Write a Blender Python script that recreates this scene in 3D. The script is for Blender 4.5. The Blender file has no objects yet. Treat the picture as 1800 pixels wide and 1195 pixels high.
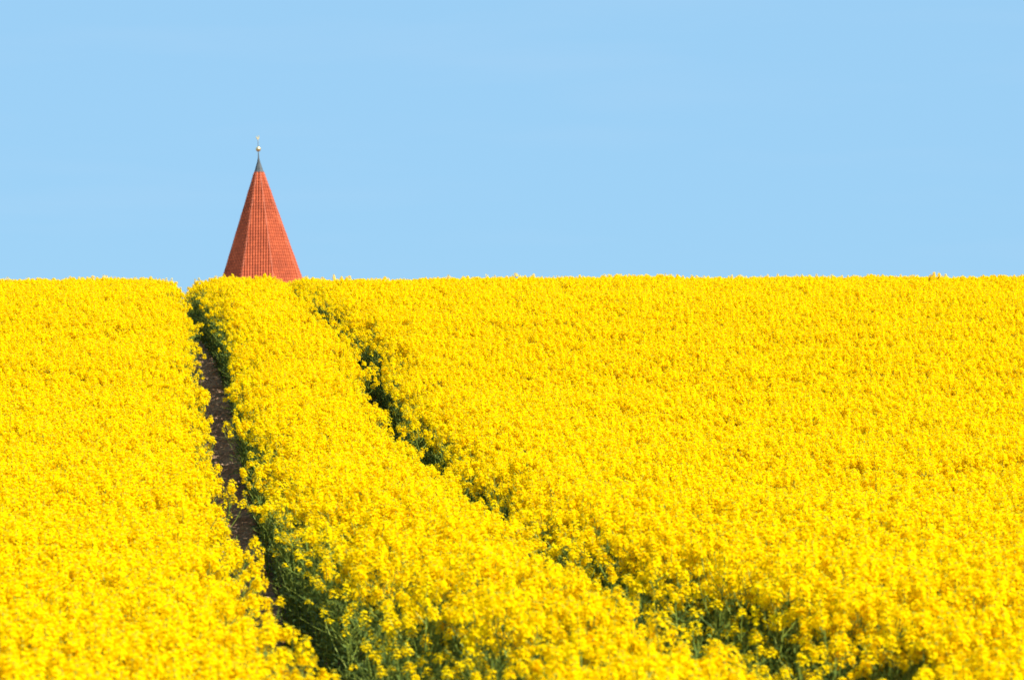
import bpy, math, random
import numpy as np
from mathutils import Vector, Matrix, Euler

rad = math.radians
sc = bpy.context.scene
C = sc.collection

# ------------------------------------------------------------------ camera
FPX = 5000.0                      # focal length in pixels of an 1800 px wide frame
PITCH = rad(2.0)
CAMZ = 3.10
cam_d = bpy.data.cameras.new('camera')
cam = bpy.data.objects.new('camera', cam_d)
C.objects.link(cam)
cam.location = (0, 0, CAMZ)
cam.rotation_euler = (rad(90) + PITCH, 0, 0)
cam_d.sensor_width = 36
cam_d.lens = FPX / 1800 * 36
cam_d.clip_start = 0.1
cam_d.clip_end = 20000
cam_d.dof.use_dof = True
cam_d.dof.focus_distance = 38
cam_d.dof.aperture_fstop = 4.9
sc.camera = cam

# ------------------------------------------------------------------ sky and sun
SUN_EL, SUN_AZ = 48, 55           # azimuth measured from straight behind the camera round to the right
to_sun = Vector((math.sin(rad(SUN_AZ)) * math.cos(rad(SUN_EL)),
                 -math.cos(rad(SUN_AZ)) * math.cos(rad(SUN_EL)), math.sin(rad(SUN_EL))))
w = bpy.data.worlds.new('World')
sc.world = w
w.use_nodes = True
nt = w.node_tree
nt.nodes.clear()
sky = nt.nodes.new('ShaderNodeTexSky')
sky.sky_type = 'NISHITA'
sky.sun_disc = False
sky.sun_elevation = rad(SUN_EL)
sky.sun_rotation = math.atan2(to_sun.x, to_sun.y)
sky.altitude = 300
sky.air_density = 1.0
sky.dust_density = 0.1
sky.ozone_density = 2.5
tint = nt.nodes.new('ShaderNodeMix')
tint.data_type = 'RGBA'
tint.blend_type = 'MULTIPLY'
tint.inputs['Factor'].default_value = 1
tint.inputs['B'].default_value = (0.60, 0.88, 1.16, 1)
bg = nt.nodes.new('ShaderNodeBackground')
bg.inputs['Strength'].default_value = 0.088
even = nt.nodes.new('ShaderNodeMix')
even.data_type = 'RGBA'
even.inputs['Factor'].default_value = 0.93
even.inputs['B'].default_value = (1.90, 3.52, 5.05, 1)
out = nt.nodes.new('ShaderNodeOutputWorld')
nt.links.new(sky.outputs[0], tint.inputs['A'])
nt.links.new(tint.outputs['Result'], even.inputs['A'])
# very faint high cloud veils
tc = nt.nodes.new('ShaderNodeTexCoord'); mp = nt.nodes.new('ShaderNodeMapping')
mp.inputs['Scale'].default_value = (7, 7, 55); mp.inputs['Rotation'].default_value = (0, rad(3), 0)
cn = nt.nodes.new('ShaderNodeTexNoise'); cn.inputs['Scale'].default_value = 1.0; cn.inputs['Detail'].default_value = 5
nt.links.new(tc.outputs['Generated'], mp.inputs[0]); nt.links.new(mp.outputs[0], cn.inputs['Vector'])
cr = nt.nodes.new('ShaderNodeMapRange'); cr.inputs[1].default_value = 0.5; cr.inputs[2].default_value = 0.8
cr.inputs[3].default_value = 0.0; cr.inputs[4].default_value = 0.10
nt.links.new(cn.outputs['Fac'], cr.inputs[0])
veil = nt.nodes.new('ShaderNodeMix'); veil.data_type = 'RGBA'; veil.inputs['B'].default_value = (3.6, 4.3, 5.3, 1)
nt.links.new(cr.outputs[0], veil.inputs['Factor']); nt.links.new(even.outputs['Result'], veil.inputs['A'])
nt.links.new(veil.outputs['Result'], bg.inputs[0])
nt.links.new(bg.outputs[0], out.inputs[0])

sun_d = bpy.data.lights.new('sun', 'SUN')
sun_d.energy = 4.8
sun_d.angle = rad(0.55)
sun_d.color = (1.0, 0.95, 0.87)
sun = bpy.data.objects.new('sun', sun_d)
C.objects.link(sun)
sun.rotation_euler = to_sun.to_track_quat('Z', 'Y').to_euler()

sc.view_settings.view_transform = 'Standard'
sc.view_settings.look = 'None'
sc.view_settings.exposure = 1.0
sc.view_settings.gamma = 1
sc.render.engine = 'CYCLES'
sc.cycles.max_bounces = 7
sc.cycles.diffuse_bounces = 5
sc.cycles.transmission_bounces = 4
sc.cycles.use_denoising = True

# ------------------------------------------------------------------ helpers
def tag(o, label=None, cat=None, group=None, kind=None):
    if label: o['label'] = label
    if cat: o['category'] = cat
    if group: o['group'] = group
    if kind: o['kind'] = kind
    return o

def link(name, me, mats, parent=None, smooth=False):
    o = bpy.data.objects.new(name, me)
    for m in (mats if isinstance(mats, (list, tuple)) else [mats]):
        me.materials.append(m)
    if smooth:
        me.polygons.foreach_set('use_smooth', [True] * len(me.polygons))
    C.objects.link(o)
    if parent: o.parent = parent
    return o

def mat(name, rough=0.8, spec=0.3):
    m = bpy.data.materials.new(name)
    m.use_nodes = True
    n = m.node_tree.nodes
    b = n['Principled BSDF']
    b.inputs['Roughness'].default_value = rough
    b.inputs['Specular IOR Level'].default_value = spec
    return m, m.node_tree, b

def ramp(nt_, fac, stops):
    r = nt_.nodes.new('ShaderNodeValToRGB')
    e = r.color_ramp.elements
    while len(e) < len(stops): e.new(0.5)
    for k, (p, c) in enumerate(stops):
        e[k].position = p
        e[k].color = (*c, 1)
    nt_.links.new(fac, r.inputs[0])
    return r.outputs[0]

def noise(nt_, scale, detail=4, vec=None, rough=0.55):
    t = nt_.nodes.new('ShaderNodeTexNoise')
    t.inputs['Scale'].default_value = scale
    t.inputs['Detail'].default_value = detail
    t.inputs['Roughness'].default_value = rough
    if vec is not None: nt_.links.new(vec, t.inputs['Vector'])
    return t.outputs['Fac']

def objcoord(nt_):
    return nt_.nodes.new('ShaderNodeTexCoord').outputs['Object']

# smooth value noise in numpy
def vnoise(x, y, scale, seed):
    r = np.random.RandomState(seed)
    T = r.rand(64, 64)
    x = np.asarray(x, float) / scale + 1000.0
    y = np.asarray(y, float) / scale + 1000.0
    xi = np.floor(x).astype(int); yi = np.floor(y).astype(int)
    fx = x - xi; fy = y - yi
    fx = fx * fx * (3 - 2 * fx); fy = fy * fy * (3 - 2 * fy)
    a = T[xi % 64, yi % 64]; b = T[(xi + 1) % 64, yi % 64]
    c = T[xi % 64, (yi + 1) % 64]; d = T[(xi + 1) % 64, (yi + 1) % 64]
    return (a * (1 - fx) + b * fx) * (1 - fy) + (c * (1 - fx) + d * fx) * fy - 0.5

# ------------------------------------------------------------------ lie of the land
CROP = 1.36
# distance from the camera -> row of the picture where the top of the crop stands
_prof = [(12.3, 1150), (14.6, 1040), (17.4, 950), (22, 850), (26, 785), (31, 715), (36, 640),
         (41, 566), (45, 520), (50, 495), (55, 489), (60, 492)]
def _zc(d, py):
    a = PITCH + math.atan((597.5 - py) / FPX)
    return d * math.tan(a)
_pd = [-400, -30, 0, 6] + [p[0] for p in _prof] + [66, 74, 84, 100, 130, 180, 280, 600, 20000]
_pz = [-4.6, -3.0, -1.68, -1.32] + [_zc(*p) for p in _prof]
_e = _pz[-1]
_pz += [_e + .20, _e + .10, _e - .5, _e - 1.9, _e - 4.2, _e - 6.5, _e - 8.5, _e - 12, _e - 30]
_fd = np.arange(-60, 320, 0.25)
_fz = np.interp(_fd, _pd, _pz)
_k = np.exp(-0.5 * (np.arange(-24, 25) / 8.0) ** 2); _k /= _k.sum()
_fs = np.convolve(np.pad(_fz, 24, mode='edge'), _k, mode='valid')
_fs[:30] = _fz[:30]; _fs[-30:] = _fz[-30:]

def ground_z(x, y):
    x = np.asarray(x, float); y = np.asarray(y, float)
    base = np.where((y > -58) & (y < 318), np.interp(y, _fd, _fs), np.interp(y, _pd, _pz))
    s = np.clip((y - 25) / 25, 0, 1)
    base = base + CAMZ - CROP + 0.0018 * np.clip(x, -40, 40) * s
    return base + 0.09 * vnoise(x, y, 7.0, 5) * np.clip(1 - np.abs(y - 30) / 200, 0, 1)

# centre line of the left wheel track; the right one runs 1.9 m beside it
_td = [-30, 0, 8, 12.3, 14.6, 17.4, 22, 26, 31, 36, 41, 45, 55, 80, 120]
_tx = [4.2, 1.6, .24, -.61, -1.04, -1.45, -2.04, -2.55, -3.18, -3.79, -4.43, -4.99, -6.33, -9.7, -15.2]
_gd = np.arange(-30, 120, 0.25)
_gx = np.interp(_gd, _td, _tx)
_k2 = np.exp(-0.5 * (np.arange(-10, 11) / 4.0) ** 2); _k2 /= _k2.sum()
_gx = np.convolve(np.pad(_gx, 10, mode='reflect', reflect_type='odd'), _k2, mode='valid')
def track_x(y): return np.interp(y, _gd, _gx)
GAUGE = 1.9
def track_gap(y): return GAUGE + 0.24 * np.exp(-((y - 38.5) / 4.0) ** 2)

# ------------------------------------------------------------------ materials
def petal_material():
    m = bpy.data.materials.new('rape_petal')
    m.use_nodes = True
    t = m.node_tree; t.nodes.clear()
    a = t.nodes.new('ShaderNodeAttribute'); a.attribute_name = 'tone'
    oi = t.nodes.new('ShaderNodeObjectInfo')
    mm = t.nodes.new('ShaderNodeMix'); mm.data_type = 'FLOAT'; mm.inputs[0].default_value = 0.3
    t.links.new(a.outputs['Fac'], mm.inputs[2]); t.links.new(oi.outputs['Random'], mm.inputs[3])
    col = ramp(t, mm.outputs[0], [(0.0, (0.86, 0.52, 0.002)), (0.35, (0.93, 0.645, 0.002)), (1.0, (0.95, 0.75, 0.003))])
    d = t.nodes.new('ShaderNodeBsdfDiffuse'); tr = t.nodes.new('ShaderNodeBsdfTranslucent')
    t.links.new(col, d.inputs[0]); t.links.new(col, tr.inputs[0])
    mx = t.nodes.new('ShaderNodeMixShader'); mx.inputs[0].default_value = 0.5
    t.links.new(d.outputs[0], mx.inputs[1]); t.links.new(tr.outputs[0], mx.inputs[2])
    o = t.nodes.new('ShaderNodeOutputMaterial'); t.links.new(mx.outputs[0], o.inputs[0])
    return m

def green_material(name, c0, c1, trans=0.22):
    m = bpy.data.materials.new(name)
    m.use_nodes = True
    t = m.node_tree; t.nodes.clear()
    a = t.nodes.new('ShaderNodeAttribute'); a.attribute_name = 'tone'
    oi = t.nodes.new('ShaderNodeObjectInfo')
    ad = t.nodes.new('ShaderNodeMath'); ad.operation = 'MULTIPLY_ADD'
    t.links.new(oi.outputs['Random'], ad.inputs[0]); ad.inputs[1].default_value = 0.4
    mu = t.nodes.new('ShaderNodeMath'); mu.operation = 'MULTIPLY'; mu.inputs[1].default_value = 0.6
    t.links.new(a.outputs['Fac'], mu.inputs[0]); t.links.new(mu.outputs[0], ad.inputs[2])
    col = ramp(t, ad.outputs[0], [(0.0, c0), (1.0, c1)])
    d = t.nodes.new('ShaderNodeBsdfPrincipled'); d.inputs['Roughness'].default_value = 0.6
    d.inputs['Specular IOR Level'].default_value = 0.18
    tr = t.nodes.new('ShaderNodeBsdfTranslucent')
    t.links.new(col, d.inputs[0]); t.links.new(col, tr.inputs[0])
    mx = t.nodes.new('ShaderNodeMixShader'); mx.inputs[0].default_value = trans
    t.links.new(d.outputs[0], mx.inputs[1]); t.links.new(tr.outputs[0], mx.inputs[2])
    o = t.nodes.new('ShaderNodeOutputMaterial'); t.links.new(mx.outputs[0], o.inputs[0])
    return m

M_PETAL = petal_material()
M_STEM = green_material('rape_stem', (0.11, 0.16, 0.02), (0.24, 0.29, 0.035), 0.05)
M_LEAF = green_material('rape_leaf', (0.042, 0.085, 0.018), (0.16, 0.225, 0.040), 0.32)
M_BUD = green_material('rape_bud', (0.35, 0.34, 0.01), (0.55, 0.50, 0.02), 0.2)
PLANT_MATS = [M_PETAL, M_STEM, M_LEAF, M_BUD]

def soil_material(name, dark, mid, light):
    m, t, b = mat(name, 0.95, 0.15)
    v = objcoord(t)
    n1 = noise(t, 1.3, 5, v); n2 = noise(t, 26, 6, v, 0.7)
    mx = t.nodes.new('ShaderNodeMix'); mx.data_type = 'FLOAT'; mx.inputs[0].default_value = 0.65
    t.links.new(n1, mx.inputs[2]); t.links.new(n2, mx.inputs[3])
    t.links.new(ramp(t, mx.outputs[0], [(0.32, dark), (0.5, mid), (0.68, light)]), b.inputs['Base Color'])
    bp = t.nodes.new('ShaderNodeBump'); bp.inputs['Strength'].default_value = 0.8; bp.inputs['Distance'].default_value = 0.03
    t.links.new(n2, bp.inputs['Height']); t.links.new(bp.outputs[0], b.inputs['Normal'])
    return m
M_SOIL = soil_material('field_soil', (0.07, 0.045, 0.033), (0.13, 0.085, 0.062), (0.22, 0.155, 0.12))
M_TRACK = soil_material('wheel_track_soil', (0.13, 0.070, 0.036), (0.28, 0.165, 0.095), (0.56, 0.39, 0.25))

# ------------------------------------------------------------------ ground
def grid_mesh(name, xs, ys, zf):
    X, Y = np.meshgrid(xs, ys)
    Z = zf(X, Y)
    n, k = X.shape
    v = np.stack([X.ravel(), Y.ravel(), Z.ravel()], 1)
    i = np.arange(n * k).reshape(n, k)
    f = np.stack([i[:-1, :-1].ravel(), i[:-1, 1:].ravel(), i[1:, 1:].ravel(), i[1:, :-1].ravel()], 1)
    me = bpy.data.meshes.new(name)
    me.from_pydata(v.tolist(), [], f.tolist())
    return me
xs = np.concatenate([[-9000, -3000, -900, -300, -120, -60], np.arange(-30, 30.1, 1.0), [60, 120, 300, 900, 3000, 9000]])
ys = np.concatenate([[-9000, -3000, -900, -400, -200, -100], np.arange(-50, 110, 1.0), np.arange(110, 320, 10), [400, 700, 1500, 4000, 9000, 15000]])
g = link('field_ground', grid_mesh('field_ground', xs, ys, ground_z), M_SOIL, smooth=True)
tag(g, 'brown soil of the hillside field under the crop', kind='structure')

def track_mesh(name, off, half):
    ts = np.arange(-6, 90, 0.045)
    us = np.linspace(-half, half, 22)
    U, Y = np.meshgrid(us, ts)
    X = track_x(Y) + (track_gap(Y) if off else 0) + U
    rng = np.random.RandomState(int(abs(off) * 10) + 3)
    Z = ground_z(X, Y) + 0.012
    rut = -0.05 * np.exp(-(U / 0.2) ** 2)
    cl = 0.055 * vnoise(X, Y, 0.09, 21) + 0.05 * vnoise(X, Y, 0.25, 22) + 0.03 * rng.rand(*X.shape)
    lug = 0.022 * (vnoise(U * 0.6, Y, 0.16, 23) > 0.08)
    Z = Z + 0.055 + rut + cl + lug
    edge = np.clip((half - np.abs(U)) / 0.08, 0, 1)
    Z = ground_z(X, Y) - 0.02 + (Z - ground_z(X, Y) + 0.02) * edge
    n, k = X.shape
    v = np.stack([X.ravel(), Y.ravel(), Z.ravel()], 1)
    i = np.arange(n * k).reshape(n, k)
    f = np.stack([i[:-1, :-1].ravel(), i[:-1, 1:].ravel(), i[1:, 1:].ravel(), i[1:, :-1].ravel()], 1)
    me = bpy.data.meshes.new(name); me.from_pydata(v.tolist(), [], f.tolist())
    return me
p1 = link('wheel_track', track_mesh('wheel_track', 0.0, 0.45), M_TRACK)
tag(p1, 'bare brown wheel track, the left of the two running up to the crest', kind='structure')
p2 = link('wheel_track', track_mesh('wheel_track', GAUGE, 0.45), M_TRACK)
tag(p2, 'bare brown wheel track, the right of the two, mostly hidden by blossom', kind='structure')

# ------------------------------------------------------------------ the church
def tile_material():
    m, t, b = mat('roof_tile', 0.75, 0.25)
    v = objcoord(t)
    a = t.nodes.new('ShaderNodeAttribute'); a.attribute_name = 'tone'
    n1 = noise(t, 0.45, 4, v)
    mx = t.nodes.new('ShaderNodeMix'); mx.data_type = 'FLOAT'; mx.inputs[0].default_value = 0.25
    t.links.new(n1, mx.inputs[2]); t.links.new(a.outputs['Fac'], mx.inputs[3])
    t.links.new(ramp(t, mx.outputs[0], [(0.15, (0.22, 0.041, 0.014)), (0.5, (0.36, 0.068, 0.022)), (0.85, (0.50, 0.108, 0.036))]), b.inputs['Base Color'])
    return m
M_TILE = tile_material()
def plain(name, col, rough=0.7, metal=0, nscale=3.0, var=0.25):
    m, t, b = mat(name, rough, 0.4)
    n = noise(t, nscale, 4, objcoord(t))
    c = np.array(col)
    t.links.new(ramp(t, n, [(0.3, tuple(c * (1 - var))), (0.7, tuple(np.minimum(c * (1 + var), 1)))]), b.inputs['Base Color'])
    b.inputs['Metallic'].default_value = metal
    return m
M_LEAD = plain('lead_sheet', (0.065, 0.07, 0.07), 0.6, 0.0)
M_GOLD = plain('gilding', (0.85, 0.62, 0.28), 0.38, 0.85, 3, 0.1)
M_IRON = plain('iron', (0.16, 0.18, 0.20), 0.6, 0.3)
M_RIDGE = plain('ridge_tile', (0.40, 0.10, 0.045), 0.75)
M_LOUVRE = plain('louvre_wood', (0.10, 0.08, 0.06), 0.8)
M_STONE = plain('sandstone', (0.40, 0.34, 0.26), 0.85)
def brick_material():
    m, t, b = mat('brick_wall', 0.9, 0.2)
    br = t.nodes.new('ShaderNodeTexBrick')
    br.inputs['Scale'].default_value = 3.0
    br.inputs['Color1'].default_value = (0.30, 0.09, 0.055, 1)
    br.inputs['Color2'].default_value = (0.38, 0.14, 0.08, 1)
    br.inputs['Mortar'].default_value = (0.42, 0.38, 0.32, 1)
    g_ = t.nodes.new('ShaderNodeNewGeometry'); sp = t.nodes.new('ShaderNodeSeparateXYZ'); cb = t.nodes.new('ShaderNodeCombineXYZ')
    ad = t.nodes.new('ShaderNodeMath'); ad.operation = 'ADD'
    t.links.new(g_.outputs['Position'], sp.inputs[0])
    t.links.new(sp.outputs[0], ad.inputs[0]); t.links.new(sp.outputs[1], ad.inputs[1])
    t.links.new(ad.outputs[0], cb.inputs[0]); t.links.new(sp.outputs[2], cb.inputs[1])
    t.links.new(cb.outputs[0], br.inputs['Vector'])
    t.links.new(br.outputs['Color'], b.inputs['Base Color'])
    return m
M_BRICK = brick_material()

CH_D = 280.0
def pix(px, py, d):
    a = PITCH + math.atan((597.5 - py) / FPX)
    fwd = math.cos(a)
    # true projection: point at depth d along the level forward axis
    z = d * math.tan(a)
    depth = d * math.cos(PITCH) + z * math.sin(PITCH)
    return (px - 900) / FPX * depth, d, CAMZ + z

x_cap, _, z_cap = pix(455.3, 303, CH_D)
x_b, _, z_b = pix(461.0, 487, CH_D)
spire = bpy.data.objects.new('church_tower', None)
C.objects.link(spire)
z_ground = float(ground_z(x_b, CH_D))
spire.location = (x_b, CH_D, z_ground)
tag(spire, 'church tower with a pointed red tiled spire rising behind the crest of the field', 'church')
lean = math.atan2(x_cap - x_b, z_cap - z_b)
LM = Matrix.Translation((0, 0, z_b - z_ground)) @ Matrix.Rotation(lean, 4, 'Y') 
Hs = math.hypot(z_cap - z_b, x_cap - x_b)
R_B = 70.5 / FPX * CH_D           # corner radius where the crest cuts the spire
R_T = 7.6 / FPX * CH_D
BELOW = 3.0                       # the spire runs on down behind the hill
slope_r = (R_B - R_T) / Hs
def rad_at(h): return R_B - slope_r * h
ROT = rad(25)
rnd = np.random.RandomState(4)

def spire_roof():
    V = []; F = []; T = []
    course = 0.31; tw = 0.262
    hs = np.arange(-BELOW, Hs, course)
    for k in range(8):
        a0 = -(ROT + k * rad(45)); a1 = -(ROT + (k + 1) * rad(45))
        c0 = np.array([math.cos(a0), math.sin(a0)]); c1 = np.array([math.cos(a1), math.sin(a1)])
        mid = (c0 + c1) / 2; t_ = (c0 - c1); L = np.linalg.norm(t_); t_ = t_ / L
        nrm = mid / np.linalg.norm(mid)
        apo = np.linalg.norm(mid)
        tiles = int(math.ceil(rad_at(-BELOW) * L / 2 / tw)) + 1
        sub = 6
        u = np.arange(-tiles * sub, tiles * sub + 1) * (tw / sub)
        prof = 0.105 * np.abs(np.sin(np.pi * u / tw)) ** 0.8
        for ci, h in enumerate(hs):
            h1 = min(h + course, Hs)
            rows = []
            for (hh, lift) in ((h, 0.030), (h1, 0.0)):
                r = rad_at(hh); w2 = r * L / 2
                uc = np.clip(u, -w2, w2)
                pr = np.where(np.abs(u) < w2, prof, 0)
                P = np.outer(np.full(len(u), r * apo) + pr + lift, nrm) + np.outer(uc, t_)
                rows.append(np.column_stack([P, np.full(len(u), hh)]))
            b = len(V)
            V.extend(rows[0].tolist()); V.extend(rows[1].tolist())
            # riser of the course: drop to the tile below
            r = rad_at(h); w2 = r * L / 2; uc = np.clip(u, -w2, w2)
            P = np.outer(np.full(len(u), r * apo - 0.01), nrm) + np.outer(uc, t_)
            V.extend(np.column_stack([P, np.full(len(u), h)]).tolist())
            n = len(u)
            tone_t = rnd.rand(2 * tiles + 1)
            tone = tone_t[np.clip(((u + tiles * tw) / tw).astype(int), 0, 2 * tiles)]
            T.extend(tone.tolist()); T.extend(tone.tolist()); T.extend((tone * .8).tolist())
            wtop = rad_at(h) * L / 2
            for j in range(n - 1):
                if min(abs(u[j]), abs(u[j + 1])) >= wtop and u[j] * u[j + 1] > 0: continue
                F.append((b + j, b + j + 1, b + n + j + 1, b + n + j))
                F.append((b + 2 * n + j, b + 2 * n + j + 1, b + j + 1, b + j))
    me = bpy.data.meshes.new('spire_roof'); me.from_pydata(V, [], F)
    at = me.attributes.new('tone', 'FLOAT', 'POINT'); at.data.foreach_set('value', T)
    me.transform(LM)
    return me
roof = link('spire_roof', spire_roof(), M_TILE, spire)

def tube(path, radii, seg=10, cap=True):
    """closed tube along a path; returns verts, faces"""
    V = []; F = []
    pts = [Vector(p) for p in path]
    for i, p in enumerate(pts):
        a = pts[max(i - 1, 0)]; b = pts[min(i + 1, len(pts) - 1)]
        d = (b - a).normalized()
        q = d.to_track_quat('Z', 'Y')
        for s in range(seg):
            an = 2 * math.pi * s / seg
            V.append(p + q @ Vector((math.cos(an) * radii[i], math.sin(an) * radii[i], 0)))
    for i in range(len(pts) - 1):
        for s in range(seg):
            s2 = (s + 1) % seg
            F.append((i * seg + s, i * seg + s2, (i + 1) * seg + s2, (i + 1) * seg + s))
    if cap:
        F.append(tuple(range(seg - 1, -1, -1)))
        F.append(tuple((len(pts) - 1) * seg + s for s in range(seg)))
    return V, F
def mesh_of(name, parts, M=None):
    V = []; F = []
    for v, f in parts:
        b = len(V); V += [tuple(p) for p in v]; F += [tuple(b + i for i in q) for q in f]
    me = bpy.data.meshes.new(name); me.from_pydata(V, [], F)
    if M is not None: me.transform(M)
    return me
for k in range(8):
    a = -(ROT + k * rad(45))
    pts = []; rr = []
    hh = -BELOW
    while hh < Hs:
        for q, r_ in ((0, .085), (.27, .065)):
            h_ = min(hh + q, Hs); R_ = rad_at(h_) + 0.02
            pts.append((R_ * math.cos(a), R_ * math.sin(a), h_)); rr.append(r_)
        hh += .31
    link('ridge_tiles', mesh_of('ridge_tiles', [tube(pts, rr, 6)], LM), M_RIDGE, spire)

def lathe(prof, seg=16, tw=0.0):
    V = []; F = []
    for i, (r, h) in enumerate(prof):
        for s in range(seg):
            an = 2 * math.pi * s / seg + tw
            V.append((r * math.cos(an), r * math.sin(an), h))
    for i in range(len(prof) - 1):
        for s in range(seg):
            s2 = (s + 1) % seg
            F.append((i * seg + s, i * seg + s2, (i + 1) * seg + s2, (i + 1) * seg + s))
    F.append(tuple(range(seg - 1, -1, -1))); F.append(tuple((len(prof) - 1) * seg + s for s in range(seg)))
    return V, F
U = CH_D / FPX                    # metres per photo pixel at the church
cap_prof = [(8.9 * U, -1.4 * U), (8.9 * U, 0.3 * U), (7.1 * U, 5 * U), (5.6 * U, 10 * U), (4.0 * U, 15 * U), (2.5 * U, 20 * U), (1.3 * U, 25 * U), (.9 * U, 31 * U), (.7 * U, 36 * U)]
LT = LM @ Matrix.Translation((0, 0, Hs))
link('spire_cap', mesh_of('spire_cap', [lathe(cap_prof, 8, -ROT)], LT), M_LEAD, spire)
rod = link('finial_rod', mesh_of('finial_rod', [tube([(0, 0, 34 * U), (-.2 * U, 0, 60 * U)], [.75 * U, .45 * U], 8)], LT), M_IRON, spire)
bp_ = [(0.01, -4.6 * U)] + [(4.5 * U * math.sin(math.pi * i / 14), -4.5 * U * math.cos(math.pi * i / 14)) for i in range(1, 14)] + [(0.01, 4.6 * U)]
link('gilded_ball', mesh_of('gilded_ball', [lathe(bp_, 20)], LT @ Matrix.Translation((0, 0, 40.8 * U))), M_GOLD, spire, smooth=True)
# weathercock: thin gilded plate with thickness
cock = [(-4.6, 3.6), (-3.6, 6.2), (-1.9, 3.8), (-.3, 2.6), (1.3, 4.0), (1.9, 6.6), (2.9, 6.9), (3.9, 5.7), (3.1, 5.2), (3.1, 3.0), (1.9, .6), (.5, -.5), (.4, -1.8), (-.4, -1.8), (-.5, -.5), (-2.2, .8), (-3.1, 2.4)]
n = len(cock)
V = [(x * U * .8, -.5 * U, z * U) for x, z in cock] + [(x * U * .8, .5 * U, z * U) for x, z in cock]
F = [tuple(range(n)), tuple(range(2 * n - 1, n - 1, -1))] + [(i, n + i, n + (i + 1) % n, (i + 1) % n) for i in range(n)]
link('weather_vane', mesh_of('weather_vane', [(V, F)], LT @ Matrix.Translation((-.2 * U, 0, 58 * U)) @ Matrix.Rotation(rad(35), 4, 'Z')), M_GOLD, spire)

# the square tower below, behind the hill
def box(x0, x1, y0, y1, z0, z1):
    v = [(x0, y0, z0), (x1, y0, z0), (x1, y1, z0), (x0, y1, z0), (x0, y0, z1), (x1, y0, z1), (x1, y1, z1), (x0, y1, z1)]
    f = [(0, 3, 2, 1), (4, 5, 6, 7), (0, 1, 5, 4), (1, 2, 6, 5), (2, 3, 7, 6), (3, 0, 4, 7)]
    return v, f
HB = z_b - z_ground - BELOW
tw_ = rad_at(-BELOW) * 0.93
RZ = Matrix.Rotation(-ROT - rad(22.5), 4, 'Z')
link('wall', mesh_of('wall', [box(-tw_, tw_, -tw_, tw_, -0.5, HB - 0.25)], RZ), M_BRICK, spire)
link('cornice', mesh_of('cornice', [box(-tw_ - .25, tw_ + .25, -tw_ - .25, tw_ + .25, HB - 0.249, HB + .1)], RZ), M_STONE, spire)
for k in range(4):
    Mk = RZ @ Matrix.Rotation(rad(90 * k), 4, 'Z')
    f_ = link('window', mesh_of('window', [box(-.9, .9, -tw_ - .06, -tw_ - .003, HB - 3.6, HB - 1.0)], Mk), M_STONE, spire)
    link('louvre', mesh_of('louvre', [box(-.7, .7, -tw_ - .12, -tw_ - .063, HB - 3.4 + i * .22, HB - 3.28 + i * .22) for i in range(10)], Mk), M_LOUVRE, f_)

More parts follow.
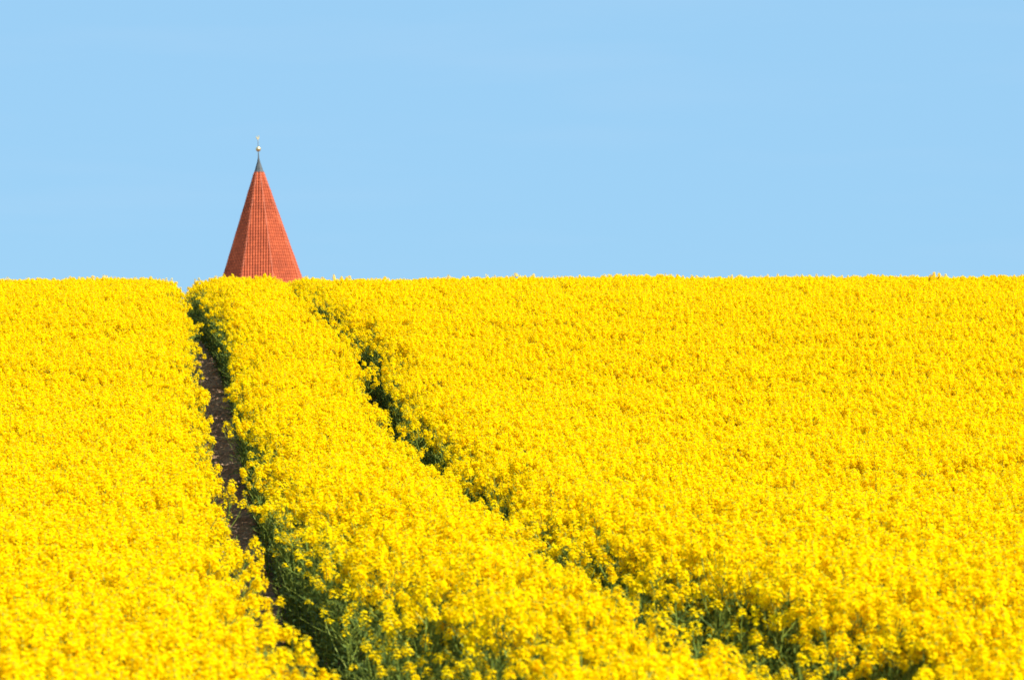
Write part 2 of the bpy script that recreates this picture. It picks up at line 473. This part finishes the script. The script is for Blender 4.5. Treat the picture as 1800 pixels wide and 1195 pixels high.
# ------------------------------------------------------------------ rapeseed plants
class PM:
    def __init__(s, seed): s.V = []; s.F = []; s.M = []; s.T = []; s.P = []; s.cur = 'stem'; s.nh = 0; s.r = random.Random(seed)
    def quad(s, pts, m, tone):
        b = len(s.V); s.V += [tuple(p) for p in pts]; s.T += [tone] * len(pts)
        s.F.append(tuple(range(b, b + len(pts)))); s.M.append(m); s.P.append('stem' if m == 1 else s.cur)
    def tube(s, pts, radii, m, tone, seg=3):
        v, f = tube(pts, radii, seg, False)
        b = len(s.V); s.V += [tuple(p) for p in v]; s.T += [tone] * len(v)
        s.F += [tuple(b + i for i in q) for q in f]; s.M += [m] * len(f); s.P += ['stem'] * len(f)
    def leaf(s, base, d, L, W, tone, droop=.35):
        r = s.r; s.cur = 'leaves'
        side = d.cross(Vector((0, 0, 1)))
        if side.length < .01: side = Vector((1, 0, 0))
        side.normalize()
        up = side.cross(d).normalized()
        prev = None
        prof = [(0, .25), (.3, .9), (.6, 1.0), (.85, .6), (1.0, .06)]
        rows = []
        for t_, wv in prof:
            c = base + d * (L * t_) - Vector((0, 0, 1)) * (droop * L * t_ * t_)
            e = side * (W * wv / 2) ; f = up * (W * .16 * wv)
            rows.append((c - e + f, c, c + e + f))
        for a, b in zip(rows, rows[1:]):
            s.quad([a[0], a[1], b[1], b[0]], 2, tone)
            s.quad([a[1], a[2], b[2], b[1]], 2, tone)
    def flower(s, c, n, size, tone):
        q = n.to_track_quat('Z', 'Y')
        a0 = s.r.random() * math.pi
        cup = s.r.uniform(.05, .55)
        for k in range(4):
            a = a0 + k * math.pi / 2
            e = Vector((math.cos(a), math.sin(a), 0)); t_ = Vector((-math.sin(a), math.cos(a), 0))
            L = size * s.r.uniform(.85, 1.1)
            p0 = c
            p1 = c + q @ (e * (L * .55) + t_ * (L * .40) + Vector((0, 0, L * cup * .7)))
            p2 = c + q @ (e * L + Vector((0, 0, L * cup)))
            p3 = c + q @ (e * (L * .55) - t_ * (L * .40) + Vector((0, 0, L * cup * .7)))
            s.quad([p0, p1, p2, p3], 0, tone)
    def raceme(s, tip, d, size, nfl, pods):
        r = s.r; s.nh += 1; s.cur = 'head%d' % s.nh
        q = d.to_track_quat('Z', 'Y')
        Lr = size * r.uniform(1.3, 2.8)
        for k in range(nfl):
            t_ = (k + .5) / nfl                          # 0 bottom .. 1 top
            a = k * 2.39996 + r.uniform(-.3, .3)
            rr_ = size * (0.74 - 0.44 * t_ ** 1.6) * r.uniform(.55, 1.3)
            hgt = -Lr * (1 - t_) * .75 + r.uniform(-.011, .009)
            c = tip + q @ Vector((math.cos(a) * rr_, math.sin(a) * rr_, hgt))
            nn = (q @ Vector((math.cos(a) * (1.2 - .8 * t_) + r.uniform(-.4, .4), math.sin(a) * (1.2 - .8 * t_) + r.uniform(-.4, .4), .45 + .9 * t_))).normalized()
            s.flower(c, nn, r.uniform(.0115, .0150), min(1, max(0, r.gauss(.62, .22))))
        for k in range(7):
            a = k * 2.39996; rr_ = size * .16 * math.sqrt(k / 7)
            c = tip + q @ Vector((math.cos(a) * rr_, math.sin(a) * rr_, .006 - rr_ * .25))
            n_ = q @ Vector((0, 0, 1)); e = q @ Vector((math.cos(a), math.sin(a), 0)); t2 = q @ Vector((-math.sin(a), math.cos(a), 0))
            w_ = .0032
            s.quad([c - e * w_, c - t2 * w_, c + n_ * w_ * 2.4], 3, r.random())
            s.quad([c + e * w_, c + t2 * w_, c + n_ * w_ * 2.4], 3, r.random())
            s.quad([c - t2 * w_, c + e * w_, c + n_ * w_ * 2.4], 3, r.random())
        for k in range(pods):
            t_ = (k + .5) / pods
            a = k * 2.39996 + r.uniform(-.4, .4)
            o = tip - d * (Lr * .75 + .005 + .10 * t_)
            L = r.uniform(.03, .05)
            e = q @ Vector((math.cos(a) * .8, math.sin(a) * .8, .65))
            sd = q @ Vector((-math.sin(a), math.cos(a), 0)) * .0013
            s.quad([o - sd, o + sd, o + e * L + sd * .4, o + e * L - sd * .4], 1, r.random())
    def split(s, parent):
        for key in sorted(set(s.P)):
            nm = 'flower_head' if key.startswith('head') else key
            idx = {}; V = []; T = []; F = []; M = []
            for f, m, p in zip(s.F, s.M, s.P):
                if p != key: continue
                g_ = []
                for i in f:
                    if i not in idx: idx[i] = len(V); V.append(s.V[i]); T.append(s.T[i])
                    g_.append(idx[i])
                F.append(g_); M.append(m)
            me = bpy.data.meshes.new(nm); me.from_pydata(V, [], F)
            me.polygons.foreach_set('material_index', M)
            at = me.attributes.new('tone', 'FLOAT', 'POINT'); at.data.foreach_set('value', T)
            link(nm, me, PLANT_MATS, parent)
    def mesh(s, name):
        me = bpy.data.meshes.new(name)
        me.from_pydata(s.V, [], s.F)
        me.polygons.foreach_set('material_index', s.M)
        at = me.attributes.new('tone', 'FLOAT', 'POINT'); at.data.foreach_set('value', s.T)
        for m in PLANT_MATS: me.materials.append(m)
        return me

def make_plant(seed, branches=7, low=0.62, spread=.17, nfl=36, hs=.69, raw=False, bushy=False):
    p = PM(seed); r = p.r
    H = 1.34
    bend = Vector((r.uniform(-.05, .05), r.uniform(-.05, .05), 0))
    def axis(t_): return Vector((bend.x * t_ * t_ * 1.5, bend.y * t_ * t_ * 1.5, H * t_))
    pts = [axis(i / 5) for i in range(6)]
    p.tube(pts, [.006, .0055, .005, .004, .003, .002] if bushy else [.0075, .007, .006, .005, .0035, .0022], 1, .3)
    p.raceme(axis(1), (axis(1) - axis(.9)).normalized(), hs * r.uniform(.062, .078), nfl + 8, 9)
    for k in range(branches):
        t0 = low + (.90 - low) * (k + r.random() * .6) / branches
        a = k * 2.39996 + r.uniform(-.4, .4)
        out = Vector((math.cos(a), math.sin(a), 0))
        b = axis(t0)
        top = r.uniform(.84, .985) * H
        sp = spread * r.uniform(.55, 1.15) * (1.15 - .45 * (t0 - low) / (.9 - low))
        L = max(top - b.z, .1)
        c1 = b + out * sp * .55 + Vector((0, 0, L * .38))
        c2 = b + out * sp * .88 + Vector((0, 0, L * .72))
        c3 = b + out * sp + Vector((0, 0, L))
        p.tube([b, c1, c2, c3], [.0036, .003, .0025, .0018], 1, r.random())
        p.raceme(c3, (c3 - c2).normalized(), hs * r.uniform(.048, .068), nfl - r.randint(0, 8), 7)
        p.leaf(b, (out + Vector((0, 0, .7))).normalized(), r.uniform(.05, .10), r.uniform(.016, .026), r.random(), .3)
        if r.random() < .45:                             # a small side shoot with a lesser head
            a2 = a + r.uniform(-1.2, 1.2)
            o2 = Vector((math.cos(a2), math.sin(a2), 0))
            e = c1 + o2 * r.uniform(.03, .06) + Vector((0, 0, r.uniform(.10, .2)))
            e.z = min(e.z, .95 * H)
            p.tube([c1, e], [.002, .0014], 1, r.random())
            p.raceme(e, (e - c1).normalized(), r.uniform(.022, .032), max(14, nfl - 11), 3)
    for k in range(46 if bushy else 12):                 # small upper leaves, side twigs and young pods
        t0 = .40 + .48 * r.random()
        a = r.uniform(0, 6.283)
        out = Vector((math.cos(a), math.sin(a), 0))
        q_ = axis(t0) + out * r.uniform(.0, .13) * (1.1 - t0) * 1.6
        d_ = (out + Vector((0, 0, r.uniform(.3, 1.6)))).normalized()
        if k % 3 == 0:
            e = q_ + d_ * r.uniform(.08, .18)
            p.tube([q_, e], [.0022, .0012], 1, r.random())
            for m_ in range(4):
                a2 = r.uniform(0, 6.283); o = q_.lerp(e, r.uniform(.4, 1))
                v_ = Vector((math.cos(a2) * .6, math.sin(a2) * .6, .7)) * r.uniform(.03, .05)
                sd = Vector((-math.sin(a2), math.cos(a2), 0)) * .0016
                p.quad([o - sd, o + sd, o + v_ + sd * .4, o + v_ - sd * .4], 1, r.random())
        else:
            p.leaf(q_, d_, r.uniform(.04, .085), r.uniform(.012, .024), r.random(), r.uniform(.1, .6))
    for k in range(9):
        t0 = .12 + .50 * k / 9 + r.uniform(-.02, .02)
        a = k * 2.39996 + r.uniform(-.5, .5)
        out = Vector((math.cos(a), math.sin(a), r.uniform(.25, .8))).normalized()
        s_ = 1.25 - t0
        p.leaf(axis(t0), out, r.uniform(.12, .19) * s_, r.uniform(.035, .06) * s_, r.random(), .45)
    return p if raw else p.mesh('rapeseed_plant')

variants = []
lib = bpy.data.collections.new('rapeseed_library')
for i in range(10):
    me = make_plant(100 + i, branches=random.Random(i).randint(8, 11))
    variants.append(me)
for i in range(6):                                       # greener, thinner plants of the edges
    me = make_plant(300 + i, branches=[4, 1, 2, 1, 3, 0][i], low=.50, spread=.14, nfl=13, hs=.52, bushy=True)
    variants.append(me)
for i, me in enumerate(variants):
    o = bpy.data.objects.new('rapeseed_plant_%02d' % i, me)
    lib.objects.link(o)

def scatter_tree():
    gt = bpy.data.node_groups.new('crop_scatter', 'GeometryNodeTree')
    gt.interface.new_socket('Geometry', in_out='INPUT', socket_type='NodeSocketGeometry')
    gt.interface.new_socket('Geometry', in_out='OUTPUT', socket_type='NodeSocketGeometry')
    N = gt.nodes; Lk = gt.links
    i_ = N.new('NodeGroupInput'); o_ = N.new('NodeGroupOutput')
    ci = N.new('GeometryNodeCollectionInfo'); ci.inputs[0].default_value = lib
    ci.inputs['Separate Children'].default_value = True; ci.inputs['Reset Children'].default_value = True
    ip = N.new('GeometryNodeInstanceOnPoints')
    ip.inputs['Pick Instance'].default_value = True
    def att(name, typ):
        a = N.new('GeometryNodeInputNamedAttribute'); a.data_type = typ; a.inputs['Name'].default_value = name
        return a.outputs['Attribute']
    e2r = N.new('FunctionNodeEulerToRotation')
    Lk.new(att('rot', 'FLOAT_VECTOR'), e2r.inputs[0])
    Lk.new(i_.outputs[0], ip.inputs['Points']); Lk.new(ci.outputs[0], ip.inputs['Instance'])
    Lk.new(att('variant', 'INT'), ip.inputs['Instance Index'])
    Lk.new(e2r.outputs[0], ip.inputs['Rotation'])
    Lk.new(att('size', 'FLOAT_VECTOR'), ip.inputs['Scale'])
    Lk.new(ip.outputs[0], o_.inputs[0])
    return gt
GT = scatter_tree()

def crop(name, label, X, Y, rot, size, var):
    me = bpy.data.meshes.new(name)
    Z = ground_z(X, Y)
    me.from_pydata(np.stack([X, Y, Z], 1).tolist(), [], [])
    a = me.attributes.new('rot', 'FLOAT_VECTOR', 'POINT'); a.data.foreach_set('vector', rot.ravel())
    a = me.attributes.new('size', 'FLOAT_VECTOR', 'POINT'); a.data.foreach_set('vector', size.ravel())
    a = me.attributes.new('variant', 'INT', 'POINT'); a.data.foreach_set('value', var.astype(np.int32))
    o = link(name, me, PLANT_MATS)
    m = o.modifiers.new('scatter', 'NODES'); m.node_group = GT
    return tag(o, label, 'rapeseed crop', 'strips of blossoming rapeseed', 'stuff')

R = np.random.RandomState(11)
SP = 0.160
gx = np.arange(-26, 26, SP); gy = np.arange(6.0, 78, SP)
GX, GY = np.meshgrid(gx, gy)
GX = (GX + R.uniform(-.48, .48, GX.shape) * SP).ravel(); GY = (GY + R.uniform(-.48, .48, GY.shape) * SP).ravel()
# keep what this camera and its neighbours could see
keep = np.abs(GX) < GY * 0.18 + 3.0
GX, GY = GX[keep], GY[keep]
tx = track_x(GY)
dl = GX - tx; dr = dl - track_gap(GY)
near = np.clip((22 - GY) / 7, 0, 1)
midr = np.exp(-((GY - 21) / 4.5) ** 2)          # stretch where the right track is nearly grown over
wob = lambda s: 0.16 * vnoise(GX * 0 + s, GY, 1.1, 31 + s)
lL = 0.37 + .8 * wob(1) - .10 * np.exp(-((GY - 43) / 3) ** 2); lR = 0.37 + 0.13 * near + .8 * wob(2)
rL = 0.31 + .55 * wob(3) - .12 * midr - .06 * np.clip((GY - 42) / 6, 0, 1); rR = 0.31 + 0.10 * near + .6 * wob(4) - .10 * midr
left = dl < -lL
midd = (dl > lR) & (dr < -rL)
right = dr > rR
dist = np.where(left, -dl - lL, np.where(right, dr - rR, np.minimum(dl - lR, -dr - rL)))
bank = np.where(midd, dl - lR, np.where(right, dr - rR, 9.0))       # the right-hand bank of either track
patch = vnoise(GX, GY, .55, 51) + .5
reach = .25 + .50 * near * (.5 + patch)
sparse = (np.exp(-(np.maximum(bank, 0) / (reach * np.where(right, .8, 1))) ** 2) * (.74 + .24 * near) > R.rand(*GX.shape)) | ((dist < .12) & (R.rand(*GX.shape) < .35))
thin = (vnoise(GX, GY, .8, 61) > .44) & (R.rand(*GX.shape) < .6)
# lean into the gap at the edges
sgn = np.where(left, 1, np.where(right, -1, np.where((dl - lR) < (-dr - rL), -1, 1)))
lean_e = np.where(dist < .35, (0.35 - dist) / .35, 0) * R.uniform(-.05, .16, GX.shape) * sgn
height = 1 + 0.09 * vnoise(GX, GY, 2.6, 41) + 0.05 * vnoise(GX, GY, .7, 42) + R.normal(0, .022, GX.shape) + np.where(R.rand(*GX.shape) < .012, R.uniform(.01, .06, GX.shape), 0)
height -= np.where(sparse, R.uniform(.03, .22, GX.shape) + .13 * near, 0)
height -= np.where(thin, R.uniform(.05, .2, GX.shape), 0)
height -= np.where((dist < .2) & ~sparse, R.uniform(0, .10, GX.shape), 0)
def spot(x, y, rx, ry): return np.exp(-((GX - x) / rx) ** 2 - ((GY - y) / ry) ** 2)
height -= .10 * spot(-5.15, 52, .35, 5)
height += .07 * spot(-4.6, 52, .22, 5)
spin = R.uniform(0, 6.283, GX.shape)
wx, wy = R.normal(0, .05, GX.shape), R.normal(0, .05, GX.shape) + lean_e     # world tilt
rot = np.stack([wx * np.cos(spin) + wy * np.sin(spin), -wx * np.sin(spin) + wy * np.cos(spin), spin], 1)
wid = R.uniform(.9, 1.15, GX.shape)
size = np.stack([wid, wid, height], 1)
var = R.randint(0, 10, GX.shape)
var = np.where(sparse | thin, R.randint(10, 16, GX.shape), var)
var = np.where(sparse & midd & (R.rand(*GX.shape) < .55 * near), np.array([11, 13, 15])[R.randint(0, 3, GX.shape)], var)
for msk, lb in ((left, 'blossoming rapeseed filling the field left of the bare wheel track'),
                (midd, 'narrow strip of blossoming rapeseed between the two wheel tracks'),
                (right, 'broad expanse of blossoming rapeseed right of both wheel tracks')):
    crop('rapeseed_crop', lb, GX[msk], GY[msk], rot[msk], size[msk], var[msk])

# plants that stand out singly from the mass
def lone(px, py, d, branches, nfl, seed, label, hs=1.0, lean=0.0):
    x, _, z = pix(px, py, d)
    zg = float(ground_z(x, d))
    o = bpy.data.objects.new('rapeseed_plant', None); C.objects.link(o)
    o.location = (x - math.sin(lean) * (z - zg), d, zg)
    k = (z - zg) / 1.37
    o.scale = (1, 1, k)
    o.rotation_euler = (0, lean, 0)
    tag(o, label, 'plant', 'single rapeseed plants standing out along the tracks')
    make_plant(seed, branches, .66, .13, nfl, hs, True).split(o)
lone(412, 835, 23.0, 5, 34, 901, 'rape plant leaning out over the bare soil halfway down the left wheel track', .85, .12)
lone(430, 940, 20.0, 2, 26, 902, 'small rape plant with few blossoms standing on the bare soil of the left track', .7)
lone(462, 1028, 16.6, 2, 26, 903, 'thin rape plant with one loose head where the left track turns green', .7)
lone(502, 1094, 14.0, 1, 28, 904, 'lowest thin rape plant hanging over the dark end of the left track', .75)
lone(524, 1112, 12.9, 4, 40, 905, 'out-of-focus full yellow rape head at the bottom edge of the left track', 1.0)
lone(1180, 1068, 13.6, 3, 36, 906, 'tall yellow rape head rising before the dark green gap at lower right', .95)
lone(1244, 1112, 12.9, 3, 38, 907, 'round blurred rape head just below the dark green gap at lower right', 1.0)
print('PLANTS', len(GX), 'polys', [len(v.polygons) for v in variants][:3])
